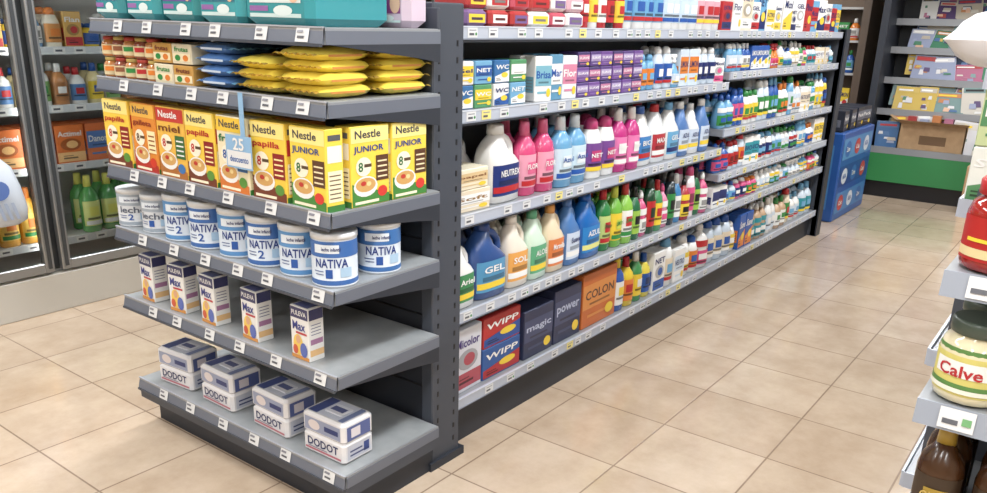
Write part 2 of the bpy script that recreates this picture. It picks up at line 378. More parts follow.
for x in (LXM-.005,): b.box(x,x+.02,2.1,2.28,.2,1.46,SL)
child(b,'back_panel')
# ------------------------------------------------------------------ endcap products
R=-90
def one(name,fn,x,y,z,rot=R):
    b=MB(); b.at(x,y,z,rot); fn(b); ob=b.obj(name,loc=(x,y,z)); return ob
def cereal(k):
    base,c2,word,top=[((246,206,66),(200,45,45),'papilla',(250,228,130)),((232,140,48),(240,215,120),'galleta',(244,184,70)),((250,216,70),(245,240,225),'JUNIOR',(253,236,140)),((240,186,70),(235,235,225),'miel',(205,60,50)),((240,228,190),(225,120,50),'frutas',(250,205,60))][k%5]
    def f(b):
        w,d,h=.148,.062,.222
        b.box(-w/2,w/2,-d/2,d/2,0,h,base,.002)
        y=-d/2-.0008
        b.rect(-w*.485,w*.485,h*.8,h*.985,y,top); b.text('Nestle',-w*.06,h*.9,w*.66,h*.1,y-.0006,(70,70,80) if k%5!=3 else W)
        b.poly([(-w*.485,h*.3),(w*.485,h*.12),(w*.485,h*.01),(-w*.485,h*.01)],y-.0002,[(120,60,40),(190,50,40),(70,140,60),(180,110,50),(220,120,50)][k%5])
        b.text(word,-w*.04,h*.71,w*.78,h*.1,y-.0008,[RED,(150,50,30),(30,70,150),(120,60,30),(40,120,70)][k%5])
        b.ell(-w*.18,h*.5,w*.2,h*.12,y-.0004,(248,240,215)); b.text('8',-w*.26,h*.5,w*.12,h*.12,y-.0009,[(200,40,40),(90,60,30),(40,110,60),RED,BLUE][k%5]); b.rect(-w*.17,w*.02,h*.49,h*.53,y-.0008,(90,70,50))
        b.ell(-w*.14,h*.25,w*.31,h*.13,y-.0005,(240,240,238)); b.ell(-w*.14,h*.27,w*.26,h*.09,y-.0008,(214,165,95)); b.ell(-w*.2,h*.29,w*.07,h*.03,y-.0011,(200,60,50)); b.ell(-w*.06,h*.28,w*.06,h*.03,y-.0011,(240,215,150))
        b.rect(w*.14,w*.47,h*.3,h*.62,y-.0005,[(150,35,35),(250,235,180),(95,60,40),(60,110,60),(60,110,170)][k%5])
        for j in range(4): b.rect(w*.18,w*.43,h*(.34+.065*j),h*(.36+.065*j),y-.0008,[(250,230,160),(150,80,40),(240,225,180),W,W][k%5])
        b.ell(w*.3,h*.16,w*.13,h*.07,y-.0008,[(90,150,60),(220,60,40),(225,60,50),(60,120,190),(90,150,60)][k%5]); b.rect(-w*.42,w*.2,h*.035,h*.07,y-.0008,(250,240,210))
        for sx in(-1,1):
            X=sx*(w/2+.0007)
            def q(y0,y1,z0,z1,m,o=0):
                XX=X+sx*o; p=[(XX,y0,z0),(XX,y1,z0),(XX,y1,z1),(XX,y0,z1)]
                b.add(p if sx>0 else p[::-1],[(0,1,2,3)],m)
            q(-d*.4,d*.4,h*.12,h*.5,(246,236,196)); q(-d*.4,d*.4,h*.6,h*.8,c2); q(-d*.5,d*.5,h*.0,h*.08,(60,130,60))
            for j in range(6): q(-d*.33,d*.3,h*(.16+.055*j),h*(.175+.055*j),(110,90,70),.0004)
            q(-d*.35,d*.35,h*.86,h*.93,(90,90,95))
    return f
ys=[2.672,2.515,2.358,2.2,2.04,1.88,1.716]
for i,y in enumerate(ys):
    one('baby_cereal_box',cereal([0,1,3,0,4,0,2][i]),1.478+random.uniform(0,.008),y,.975+.0197,R+random.uniform(-3,3))
one('baby_cereal_box',cereal(2),1.607,1.667,.9947,0); one('baby_cereal_box',cereal(2),1.767,1.667,.9947,0)
for i,y in enumerate(ys[:6]): one('baby_cereal_box',cereal(i+1),1.57,y,.9947,R)
b=MB()
b.box(1.432,1.4335,1.955,1.975,1.14,1.29,(140,185,225)); 
b.rect(1.925,2.045,1.075,1.17,1.430,(140,185,225),ax='-X'); b.rect(1.93,2.04,1.08,1.125,1.4294,(225,228,230),ax='-X')
b.T=Matrix.Translation((1.4288,1.985,0)); b.text('25',0,1.145,.05,.035,0,W,ax='-X'); b.text('descuento',0,1.102,.085,.018,0,(70,110,180),ax='-X'); b.T=Matrix()
b.obj('hanging_price_flyer',loc=(1.43,1.97,1.1))
for k in range(8):
    y=1.702+.148*k
    def f(b,k=k):
        if k<6: can(b,.066,.152,(216,228,241),[(60,110,185),(90,150,210)][k%2],'NATIVA',['1','1','2','1','2','2'][k])
        else: can(b,.062,.13,(215,220,226),(165,178,192),'leche',['1','2'][k-6],(90,100,120))
    one('baby_formula_can',f,1.522+random.uniform(0,.008),y,.754+.0197,R+46+random.uniform(-14,8))
for k in range(7):
    y=1.702+.148*k
    one('baby_formula_can',lambda b:can(b,.066,.152,(216,228,241),(60,115,185),'NATIVA','1'),1.70,y,.7737,R+52)
def milk(b):
    w,d,h=.082,.058,.168
    b.box(-w/2,w/2,-d/2,d/2,0,h,W,.002); y=-d/2-.0008
    b.rect(-w*.48,w*.48,h*.78,h*.98,y,(60,62,110)); b.text('PULEVA',0,h*.88,w*.8,h*.09,y-.0005,W)
    b.text('Max',-w*.02,h*.64,w*.7,h*.17,y-.0005,(60,70,150)); b.ell(-w*.1,h*.28,w*.27,h*.2,y-.0004,(245,205,90)); b.ell(-w*.08,h*.38,w*.13,h*.08,y-.0008,(225,170,130)); b.ell(w*.2,h*.2,w*.2,h*.14,y-.0006,(90,110,190)); b.ell(-w*.25,h*.18,w*.14,h*.09,y-.001,(215,90,60))
    b.rect(-w*.48,w*.48,h*.01,h*.08,y-.0004,(225,150,70)); b.rect(-w*.2,w*.4,h*.49,h*.53,y-.0004,(200,60,70))
    for sx in(-1,1):
        X=sx*(w/2+.0007)
        def q(y0,y1,z0,z1,m,o=0):
            XX=X+sx*o; p=[(XX,y0,z0),(XX,y1,z0),(XX,y1,z1),(XX,y0,z1)]
            b.add(p if sx>0 else p[::-1],[(0,1,2,3)],m)
        q(-d*.45,d*.45,h*.78,h*.98,(60,62,110)); q(-d*.45,d*.45,h*.1,h*.22,(235,190,130)); q(-d*.4,d*.4,h*.32,h*.42,(170,120,160))
        for j in range(4): q(-d*.35,d*.3,h*(.5+.06*j),h*(.515+.06*j),(110,115,150))
    b.add([(-w*.4,-d*.4,h+.0006),(w*.4,-d*.4,h+.0006),(w*.4,d*.4,h+.0006),(-w*.4,d*.4,h+.0006)],[(0,1,2,3)],(90,100,160))
for y in(1.81,2.05,2.27,2.45,2.63):
    one('milk_carton',milk,1.50,y,.496+.0197,R+random.uniform(-5,5))
def wipes(b):
    w,d,h=.185,.13,.14
    film=M((232,232,236),.18,coat=.5)
    b.box(-w/2,w/2,-d/2,d/2,0,h*.52,film,.009); b.box(-w/2,w/2,-d/2,d/2,h*.5,h,film,.009)
    y=-d/2-.0008
    b.rect(-w*.43,w*.43,h*.58,h*.9,y,(150,160,190)); b.ell(-w*.2,h*.74,w*.14,h*.12,y-.0004,(225,215,215)); b.rect(w*.05,w*.38,h*.68,h*.8,y-.0004,(45,60,120))
    b.text('DODOT',0,h*.31,w*.74,h*.2,y-.0006,(30,40,100)); b.rect(-w*.43,w*.43,h*.1,h*.15,y-.0003,(195,110,125)); b.rect(-w*.36,w*.1,h*.17,h*.19,y-.0003,(120,120,140))
    for sx in(1,-1):
        X=sx*(w/2+.0008)
        for (y0,y1,z0,z1,c,o) in((-.38,.38,.56,.9,(85,100,160),0),(-.25,.05,.62,.84,(225,220,228),.0004),(-.38,.38,.1,.44,(195,200,215),0),(-.3,.3,.17,.21,(70,80,130),.0004),(-.3,.1,.27,.31,(70,80,130),.0004),(.15,.33,.15,.38,(60,80,150),.0004)):
            XX=X+sx*o; p=[(XX,y0*d,z0*h),(XX,y1*d,z0*h),(XX,y1*d,z1*h),(XX,y0*d,z1*h)]
            b.add(p if sx>0 else p[::-1],[(0,1,2,3)],c)
    def top(x0,x1,y0,y1,c,o): b.add([(w*x0,d*y0,h+o),(w*x1,d*y0,h+o),(w*x1,d*y1,h+o),(w*x0,d*y1,h+o)],[(0,1,2,3)],c)
    top(-.42,.42,-.4,.4,(206,212,228),.0006); top(-.42,-.2,-.4,.4,(75,90,150),.0012); top(.3,.42,-.4,.4,(120,135,180),.0012)
    b.box(-w*.14,w*.24,-d*.22,d*.22,h,h+.005,(225,228,238),.002); top(-.1,.2,-.1,.1,(90,100,150),.0056)
for x,y in((1.57,1.77),(1.57,2.03),(1.57,2.32),(1.57,2.58)):
    one('baby_wipes_pack',wipes,x,y,.162+.0197,R+random.uniform(-6,6))
z1=1.268+.0197
YB=M((250,226,84),.2,.1,name='yellow_foil',coat=.4); BB=M((84,128,190),.22,.1,name='blue_foil',coat=.3); GB=M((215,180,80),.25,.5,name='gold_foil')
b=MB()
for (x,y) in((1.55,1.745),(1.775,1.745),(1.55,1.925),(1.775,1.925)):
    for k in range(4 if y<1.9 else 3):
        b.at(x+random.uniform(-.008,.008),y+random.uniform(-.006,.006),z1+.0315*k,R+90+random.uniform(-4,4)); b.pillow(.19,.165,.043,YB,GB,fy=4)
        b.add([(-.05,-.04,.0425),(.06,-.04,.0425),(.05,.03,.0425),(-.04,.03,.0425)],[(0,1,2,3)],(225,150,60))
        b.add([(-.06,-.0835,.016),(.06,-.0835,.016),(.06,-.0835,.022),(-.06,-.0835,.022)],[(0,1,2,3)],(215,140,60))
b.obj('snack_bag_stack',loc=(1.65,1.85,z1))
b=MB()
for (x,y) in((1.55,2.115),(1.77,2.115)):
    for k in range(4):
        b.at(x,y+random.uniform(-.004,.004),z1+.0315*k,R+random.uniform(-4,4)); b.pillow(.15,.19,.041,BB,LB,fy=4)
        b.rect(-.05,.05,.016,.022,-.096,(190,205,225))
b.obj('biscuit_bag_stack',loc=(1.65,2.11,z1))
b=MB()
for k in range(2):
    for j in range(2):
        for x in(1.50,1.6):
            b.at(x,2.272+.104*j,z1+.062*k,R)
            b.box(-.05,.05,-.04,.04,0,.058,[(200,150,70),(225,215,185)][(j+k)%2],.002); b.rect(-.045,.045,.008,.03,-.0408,(240,225,185)); b.text('frutas',0,.043,.07,.014,-.0414,[(120,50,40),GRN][(j+k)%2]); b.ell(.02,.018,.014,.009,-.0412,ORG); b.ell(-.02,.018,.014,.009,-.0412,GRN)
b.obj('baby_food_box_stack',loc=(1.5,2.3,z1))
b=MB()
for i in range(5):
    for k in range(2):
        for x in(1.49,1.56):
            b.at(x,2.46+.064*i,z1+.066*k,R+30); jar(b,.03,.064,[(190,120,60),(140,70,50)][i%2],[(195,170,90),(185,60,50)][(i+k)%2],(225,205,160),None,n=14)
            b.label(.02,.034,.03,.03,2,[ORG,RED,GRN,(150,90,60)][i%4],240,300,6,off=.002)
b.obj('baby_food_jar_stack',loc=(1.5,2.55,z1))
z0=1.451+.0197
def nappy(c,c2,w,h,d=.3):
    def f(b):
        m=M(c,.25,coat=.3)
        b.box(-w/2,w/2,-d/2,d/2,0,h,m,.02); y=-d/2-.001
        b.rect(-w*.38,w*.38,h*.3,h*.7,y,c2); b.ell(w*.28,h*.5,w*.1,h*.2,y-.0008,(235,190,160)); b.text('bebe seco',-w*.1,h*.5,w*.45,h*.18,y-.001,W if c2!=W else TEAL)
        b.rect(-w*.38,w*.38,h*.11,h*.16,y,(200,225,225)); b.rect(-w*.38,-w*.1,h*.19,h*.26,y,(150,100,170)); b.ell(w*.12,h*.2,w*.14,h*.07,y-.0006,(220,235,235))
    return f
for y,w,c,c2 in((2.665,.165,(56,150,160),(80,95,180)),(2.48,.18,(60,165,175),(200,222,226)),(2.28,.19,(50,150,155),(100,85,160)),(2.075,.2,(60,165,175),(40,115,140)),(1.83,.27,(50,152,162),(215,230,230))):
    one('nappy_pack',nappy(c,c2,w,.19),1.615+random.uniform(-.005,.01),y,z0,R+random.uniform(-1,1))
one('nappy_pack',nappy((215,195,215),(150,70,140),.2,.13,.1),1.835,1.76,z0)
# ------------------------------------------------------------------ aisle products
def rowobj(name,z,x,specs,y=LY,rows=2,gap=.006,rot=-8):
    b=MB(); xs=x
    for (w,d,h,fn) in specs:
        for r in range(rows):
            b.at(x+w/2+random.uniform(-.002,.002),y+.018+d/2+r*(d+.008)+random.uniform(0,.014),z+.0182,random.uniform(-9,9)+rot if abs(w-d)<.03 else random.uniform(-3,3)); fn(b,w,d,h)
        x+=w+gap
    b.obj(name,loc=(xs,y,z+.018)); return x
def J(col,cap,lab,l2=None,t=None,tc=W): return lambda b,w,d,h: jug(b,w,d,h,col,cap,lab,l2,t,tc)
def B(col,cap,lab,t=None,tc=W,kind='round',l2=None): return lambda b,w,d,h: bottle(b,w,d,h,col,cap,lab,t,tc,kind,l2)
def C(base,c2,t=None,tc=W,st=0): return lambda b,w,d,h: carton(b,w,d,h,base,c2,t,tc,st)
def mixed(hmax,wr=(.06,.085),kinds=('round','dome','slim','spray'),pal=PAL):
    c=random.choice(pal); l=random.choice([q for q in PAL if q!=c]); 
    h=random.uniform(.68,.97)*hmax; w=random.uniform(*wr)
    if random.random()<.16: return (w*1.15,w*.8,h*.9,C(c,l,random.choice(WORDS),NAVY if c in(W,PALE,CREAM,YEL) else W,random.choice([0,1,2])))
    if h/w<1.4: kinds=('dome',)
    return (w,w*.8,h,B(c,random.choice([W,W,BLUE,RED,LB,GRN,ORG]),l,None,W,random.choice(kinds),random.choice([None,W,YEL,RED])))
def grouped(n,*a,**k):
    out=[]
    while len(out)<n:
        s=mixed(*a,**k); out+= [s]*random.choice([1,2,2,3])
    return out[:n]
def fitx(specs,x0,x1,gap=.006):
    out=[];x=x0
    for s in specs:
        if x+s[0]>x1: break
        out.append(s); x+=s[0]+gap
    return out
z=.857
x=rowobj('tissue_pack',z,2.06,[(.19,.12,.075,C(CREAM,W,'Soft',(150,110,60),2))],rows=1)
b=MB(); b.at(2.155,LY+.08,z+.0182+.077); carton(b,.17,.11,.07,(238,228,200),(220,190,140),'papel',(140,90,50),2); b.obj('tissue_pack',loc=(2.155,LY+.08,z+.095))
b=MB()
for k in range(2): b.at(2.13+.15*k*0.98,LY+.22,z+.0182); jug(b,.145,.1,.27,W,W,(225,230,240),LB)
b.obj('bleach_jugs',loc=(2.15,LY+.2,z+.018))
x=rowobj('bleach_jug',z,2.27,[(.19,.12,.275,J(W,W,(32,52,125),RED,'NEUTREX'))],rows=1)
x=rowobj('pink_cleaner_bottles',z,x,[(.105,.085,.275,B((222,70,125),(230,100,145),(240,160,185),'FLOR',W,'round',RED))]*2)
x=rowobj('blue_softener_bottles',z,x,[(.12,.09,.275,B((100,165,210),(225,235,240),(200,225,240),'Azul',(40,90,170),'round',BLUE))]*2)
x=rowobj('white_bleach_tubs',z,x,[(.11,.085,.25,B(W,(200,60,120),(120,70,150),'NET',W,'dome',YEL))]*2)
x=rowobj('magenta_detergent_bottles',z,x,[(.1,.08,.275,B((200,45,130),W,(235,120,180),'Flor',W,'round',W))]*2)
x=rowobj('white_detergent_jugs',z,x,[(.135,.09,.27,J(W,(50,100,180),(60,130,200),RED,'BIO')),(.135,.09,.27,J((232,236,240),RED,(190,50,60),W,'MAX')),(.135,.09,.27,J(W,LB,(100,170,215),NAVY,'GEL'))])
rowobj('blue_detergent_jugs',z,x,fitx([(.115,.085,[.265,.25][_%2],J([(80,125,190),W][_%2],W,(200,215,235),YEL,'AZUL',NAVY)) for _ in range(6)],x,4.27))
z=.513
x=rowobj('white_softener_jug',z,2.06,[(.13,.1,.25,J(W,(40,120,70),(60,140,85),YEL,'Ariel'))],rows=1)
x=rowobj('blue_gel_jug',z,x,[(.185,.11,.285,J((45,80,145),(35,68,135),(80,150,195),YEL,'GEL',W))],rows=2)
x=rowobj('white_detergent_bottles',z,x,[(.135,.09,.28,J((235,225,210),(235,230,220),(235,165,80),W,'SOL')),(.13,.09,.275,J((210,235,215),(90,170,130),(90,170,125),YEL,'ALOE')),(.125,.09,.275,J((236,214,180),(225,150,70),(226,125,65),W,'Marsella'))])
x=rowobj('blue_softener_bottles',z,x,[(.12,.09,.28,J((75,125,190),(70,115,185),(200,215,235),W,'Suave',NAVY)),(.17,.1,.28,J((25,105,190),(18,88,175),(40,130,205),(225,225,130),'AZUL'))])
x=rowobj('green_cleaner_bottles',z,x,[(.085,.075,.285,B((40,130,65),RED,(190,210,120),'Pino',DG,'round',RED)),(.085,.075,.28,B((110,180,60),(200,210,70),YEL,'LIMON',GRN,'round',GRN)),(.085,.075,.28,B((135,195,70),(200,50,55),W,'LIMA',GRN,'round',GRN))])
cs=[((35,105,65),BLK,LIME),((215,80,130),W,W),((28,70,45),(20,50,36),RED),((70,145,90),RED,YEL),((220,130,165),PINK,W),((35,50,58),BLK,GRN),((60,130,185),W,W),((180,50,60),BLK,YEL),((235,222,226),PINK,PINK)]
x=rowobj('dish_soap_bottles',z,x,[(.072,.06,[.25,.22,.27][i%3],B(*cs[i%9],None,W,['round','slim','dome'][i%3],None)) for i in range(int((4.27-x)/.078))])
rowobj('toiletry_bottles',z,4.3,fitx(grouped(30,.148,(.065,.09),pal=[W,W,LB,BLUE,PALE,PALE,W,PINK]),4.3,6.26))
z=.184
x=rowobj('laundry_powder_box',z,2.06,[(.17,.12,.245,C((214,216,226),(180,75,90),'Micolor',(70,50,130),0))],rows=1)
b=MB(); b.at(2.36,LY+.1,z+.0182); carton(b,.24,.14,.125,(40,88,160),(185,45,50),'WIPP',W,1); b.at(2.36,LY+.1,z+.0182+.127); carton(b,.235,.14,.12,(190,45,45),(40,80,160),'WIPP',W,1); b.obj('detergent_box_stack',loc=(2.36,LY+.1,z+.018))
b=MB(); 
for k,(xx,w) in enumerate(((2.605,.21),(2.825,.21))): b.at(xx,LY+.1,z+.0182); carton(b,w,.15,.235 if k else .205,(48,54,84),(68,76,112),'power' if k else 'magic',(180,190,215),2)
b.obj('dishwasher_powder_boxes',loc=(2.7,LY+.1,z+.018))
x=rowobj('orange_detergent_box',z,2.95,[(.3,.16,.25,C((206,104,44),(222,138,62),'COLON',(90,60,50),2))],rows=1)
x=rowobj('laundry_bottles',z,x,[(.09,.075,.26,B((50,90,175),YEL,W,None)),(.09,.075,.24,B(YEL,RED,(235,130,50),None)),(.085,.07,.25,B((70,150,85),W,YEL,None)),(.085,.07,.22,B((235,215,70),BLUE,BLUE,None))])
x=rowobj('cleaning_bottles',z,x,[mixed(.27,(.09,.12),('round','dome','slim'),[W,W,W,CREAM,PALE,W]) for i in range(6)])
rowobj('household_bottles',z,x,fitx(grouped(40,.27,(.085,.11),('round','dome','slim'),[W,W,CREAM,LB,PALE,PALE,BLUE,(200,165,130)]),x,6.26))
z=1.201
b=MB()
for i in range(4):
    for k in range(2):
        c=[(50,110,170),(80,150,100),(228,228,228),(110,170,210)][(i+k*2)%4]
        b.at(2.11+.1*i,LY+.07,z+.0182+.077*k,random.uniform(-3,3)); carton(b,.092,.08,.075,c,[W,YEL,(40,90,167),W][(i+k)%4],random.choice(['WC','NET','Gel']),[W,W,NAVY,W][(i+k*2)%4],random.choice([1,2]))
b.obj('toilet_freshener_boxes',loc=(2.3,LY+.07,z+.018))
x=rowobj('air_freshener_packs',z,2.52,[(.085,.06,.16,C(W,(120,180,200),'Brisa',BLUE,2)),(.085,.06,.165,C((90,150,185),W,'Mar',BLUE,2)),(.085,.06,.16,C((225,230,235),(215,130,160),'Flor',W,2))])
b=MB()
for i in range(6):
    for k in range(3):
        b.at(x+.045+.09*i,LY+.07,z+.0182+.058*k,random.uniform(-3,3)); carton(b,.086,.09,.056,[(88,62,130),(112,72,150),(70,54,112)][(i+k)%3],[(180,160,205),(150,120,180),(200,120,160)][(i+k)%3],'SUAVE',W,2)
b.obj('purple_tablet_boxes',loc=(x+.2,LY+.07,z+.018)); x+=.55
rowobj('glass_cleaner_bottles',z,x,fitx(grouped(20,.2,(.065,.078),('spray','dome','round'),[BLUE,LB,PALE,W,(100,130,190),LB]),x,4.26))
z=1.46
b=MB();x=2.1
while x<2.75:
    w=random.uniform(.09,.13)
    for k in range(2):
        c=random.choice([(200,80,100),W,(220,170,185),(190,60,60),(236,232,230),(130,100,150)]); b.at(x+w/2,LY+.09,z+.0182+.055*k,random.uniform(-4,4)); b.box(-w/2,w/2,-.07,.07,0,.052,M(c,.3),.01); b.rect(-w*.36,w*.36,.012,.038,-.0708,random.choice([W,RED,YEL,(120,90,150)])); b.rect(-w*.25,w*.25,.02,.028,-.0714,dark(c,.5))
    x+=w+.006
b.obj('sponge_packs',loc=(2.4,LY+.09,z+.018))
x=rowobj('insect_spray_cans',z,x,[(.06,.06,.19,B(random.choice([BLK,RED,W,(60,90,70)]),random.choice([W,RED]),random.choice([YEL,RED,W]),None,W,'round')) for i in range(5)])
x=rowobj('white_ammonia_bottles',z,x,[(.085,.075,.24,B(W,[BLUE,W,RED][i//4],[LB,(200,220,240),(225,170,185)][i//4],None,W,'round',[RED,BLUE,YEL][i//4])) for i in range(11)])
rowobj('paper_goods_boxes',z,x,fitx([(random.uniform(.1,.15),.1,random.uniform(.14,.22),C(random.choice([W,W,RED,LB,CREAM,PALE]),random.choice([RED,W,YEL,NAVY]),random.choice(WORDS),NAVY,random.choice([0,1,2]))) for i in range(30)],x,6.26))
rowobj('cosmetic_bottles',1.251,4.3,fitx(grouped(34,.165,(.06,.078)),4.3,6.26))
rowobj('shampoo_bottles',.952,4.3,fitx(grouped(34,.255,(.07,.085),('round','dome','slim'),[YEL,W,LB,W,ORG,W,PALE,W,BLUE]),4.3,6.26))
rowobj('shower_gel_bottles',.708,4.3,fitx(grouped(34,.2,(.07,.085),('dome','slim','round'),[W,LB,BLUE,W,PALE,W,PALE]),4.3,6.26))
# ------------------------------------------------------------------ fridge cabinets
fr=empty('display_refrigerator',(2,4.5,0))
WH=M((228,228,224),.35,name='white_enamel'); ALU=M((170,173,175),.3,.7,name='brushed_aluminium'); DKF=M((84,88,92),.35,.5,name='door_gasket_grey')
b=MB(); X0,X1=-.1,4.9
b.box(X0,X1,4.23,5.0,0,.19,WH); b.box(X0,X1,4.20,4.26,.0,.2,M((206,202,192),.5),.004)
b.box(X0,X1,4.94,5.0,.2,2.2,WH); b.box(X0,X1,4.24,5.0,2.05,2.25,WH); b.box(X0,X0+.05,4.24,5,.2,2.05,WH); b.box(X1-.05,X1,4.24,5,.2,2.05,WH)
b.box(X0,X1,4.24,4.94,.19,.215,ALU)
child(b,'cabinet_body',fr)
FS=[.33,.72,1.02,1.307,1.62]
b=MB()
for z in FS:
    b.box(X0+.05,X1-.05,4.36,4.93,z-.012,z,M((225,228,228),.4)); b.box(X0+.05,X1-.05,4.345,4.36,z-.03,z+.008,(215,220,225))
    x=X0+.1
    while x<X1-.1:
        b.rect(x,x+.06,z-.026,z+.004,4.3443,W); b.rect(x+.01,x+.045,z-.016,z-.006,4.3438,(90,90,100)); x+=random.uniform(.1,.16)
child(b,'wire_shelves',fr)
doors=[(-.05,.9),(.94,1.86),(1.90,2.86),(2.9,3.86),(3.9,4.86)]
for i,(a,c) in enumerate(doors):
    b=MB()
    for p in((a,a+.045,.215,2.05),(c-.045,c,.215,2.05)): b.box(p[0],p[1],4.195,4.235,p[2],p[3],ALU,.004); b.box(p[0]+.014,p[1]-.014,4.19,4.196,p[2]+.02,p[3]-.02,DKF)
    b.box(a+.045,c-.045,4.195,4.235,.215,.265,ALU,.004); b.box(a+.045,c-.045,4.195,4.235,2.0,2.05,ALU,.004)
    hx=c-.03 if i%2==0 else a+.03
    b.tube([(hx,4.19,.85),(hx,4.15,.87),(hx,4.15,1.35),(hx,4.19,1.37)],.011,DKF,8)
    child(b,'door_%d_frame'%(i+1),fr)
    b=MB(); b.box(a+.045,c-.045,4.212,4.218,.265,2.0,GLASS); child(b,'door_%d_glass'%(i+1),fr)
ADDGLOW=M((255,253,248),.4,emit=9.0,name='added_fill_glow')  # emissive material for the fill strips added inside the cabinet
b=MB(); b.box(X0+.1,X1-.1,4.27,4.31,2.0,2.045,ADDGLOW); child(b,'added_canopy_glow',fr)  # unseen glowing strip, added under the canopy to brighten the interior
b=MB()
for i in range(4): xx=doors[i][1]-.02; b.box(xx,xx+.08,4.245,4.30,.22,2.02,DKF)
child(b,'mullions',fr)
b=MB()
for i in range(4): xx=doors[i][1]+.006; b.box(xx,xx+.028,4.302,4.322,.26,2.0,ADDGLOW)  # glowing strips added behind the mullions to lift the fridge shelves
child(b,'added_mullion_glow',fr)
def frow(name,z,x0,x1,mk):
    b=MB(); x=x0
    while True:
        w,d,h,fn=mk()
        if x+w>x1: break
        for r in range(2):
            b.at(x+w/2,4.375+d/2+r*(d+.01),z+.0005,random.uniform(-6,6)); fn(b,w,d,h)
        x+=w+.008
    b.obj(name,loc=(x0,4.38,z))
cnt=[0]
def cyc(l):
    cnt[0]+=1; return l[cnt[0]%len(l)]
frow('juice_bottles',.331,.3,2.12,lambda:(.1,.09,.29,B((244,176,56),ORG,(250,205,90),None,W,'round',GRN)))
frow('green_soda_bottles',.331,2.14,3.2,lambda:(.1,.09,.31,B((80,165,80),(225,225,100),(215,225,130),None,W,'round',W)))
frow('juice_cartons',.331,3.25,4.7,lambda:(.1,.09,.24,C(ORG,YEL,'Zumo',W,1)))
frow('yogurt_drink_packs',.72,.3,3.2,lambda:(.15,.1,.2,cyc([C((236,120,50),(245,190,120),'Actimel',W,0),C((238,120,60),(90,130,200),'Danone',W,2)])))
frow('milk_cartons',.72,3.25,4.7,lambda:(.1,.09,.22,C(W,BLUE,'Leche',W,1)))
frow('dairy_bottles',1.02,.3,4.7,lambda:(.085,.075,random.uniform(.17,.24),cyc([B(W,RED,(80,130,190),None),B((238,220,160),BLUE,YEL,None),B(W,GRN,(130,180,100),None),B((200,135,80),W,(170,110,60),None)])))
frow('dessert_pots',1.307,.3,4.7,lambda:(.09,.08,random.uniform(.12,.2),cyc([B(YEL,BLUE,(60,100,180),None,W,'dome'),B((110,160,210),W,W,None,W,'dome'),B((235,225,205),ORG,(210,140,70),None,W,'dome'),C((220,170,80),RED,'Flan',W,0)])))
frow('butter_tubs',1.62,.3,4.7,lambda:(.12,.1,random.uniform(.1,.18),cyc([C(W,BLUE,'Leche',BLUE,1),C(YEL,RED,'Queso',RED,0)])))
b=MB()
BG=M((205,215,228),.3,name='white_plastic_film')
bx,by=1.60,4.085
S=[(.52,.06,.03),(.54,.09,.05),(.60,.12,.07),(.70,.105,.06),(.79,.07,.035),(.85,.035,.02)]
b.loft([(z,bx+.012*math.sin(k*2)+.25*(.75-z)*.3,by,rx,ry,2.2) for k,(z,rx,ry) in enumerate(S)],BG,22)
b.tube([(bx-.04,by,.84),(bx-.05,by,.92),(bx+.0,by+.02,1.0),(bx+.04,by,.92),(bx+.03,by,.84)],.005,BG,6,2)
b.ell(bx-.02,.7,.045,.045,by-.082,(90,120,190)); 
for k in range(3): b.poly([(bx-.02+.03*k,.56),(bx-.005+.03*k,.56),(bx-.025+.03*k,.64),(bx-.04+.03*k,.64)],by-.082,(160,175,200))
b.obj('plastic_shopping_bag',loc=(bx,by,.5))
# ------------------------------------------------------------------ back of store
mr=empty('magazine_rack',(8.5,0.5,0))
b=MB(); GRNM=M((50,138,76),.4,name='green_panel')
b.box(8.35,8.9,-1.6,1.84,0,.15,BLK); b.box(8.32,8.9,-1.6,1.84,.15,.42,GRNM); 
b.box(8.3,8.9,1.84,1.9,0,2.1,SLD); b.box(8.3,8.9,-1.66,-1.6,0,2.1,SLD); b.box(8.85,8.9,-1.6,1.84,.42,2.1,(50,54,60)); b.box(8.4,8.9,-1.6,1.84,1.85,2.1,(60,90,80))
tiers=[(.44,.40),(.78,.28),(1.06,.2),(1.33,.14),(1.58,.1)]
for k,(z,dp) in enumerate(tiers):
    xf=8.85-dp-.12
    b.box(xf,8.85,-1.6,1.84,z-.02,z,SL); b.box(xf-.012,xf,-1.6,1.84,z-.03,z+.03,SG)
child(b,'rack_frame',mr)
b=MB()
MC=[(170,60,60),(70,110,160),(205,200,190),(205,175,80),(70,130,100),(180,110,140),(90,70,115),(220,220,218),(195,125,75),(50,65,95),(120,150,150),(150,160,190),(215,215,220),(190,180,165)]
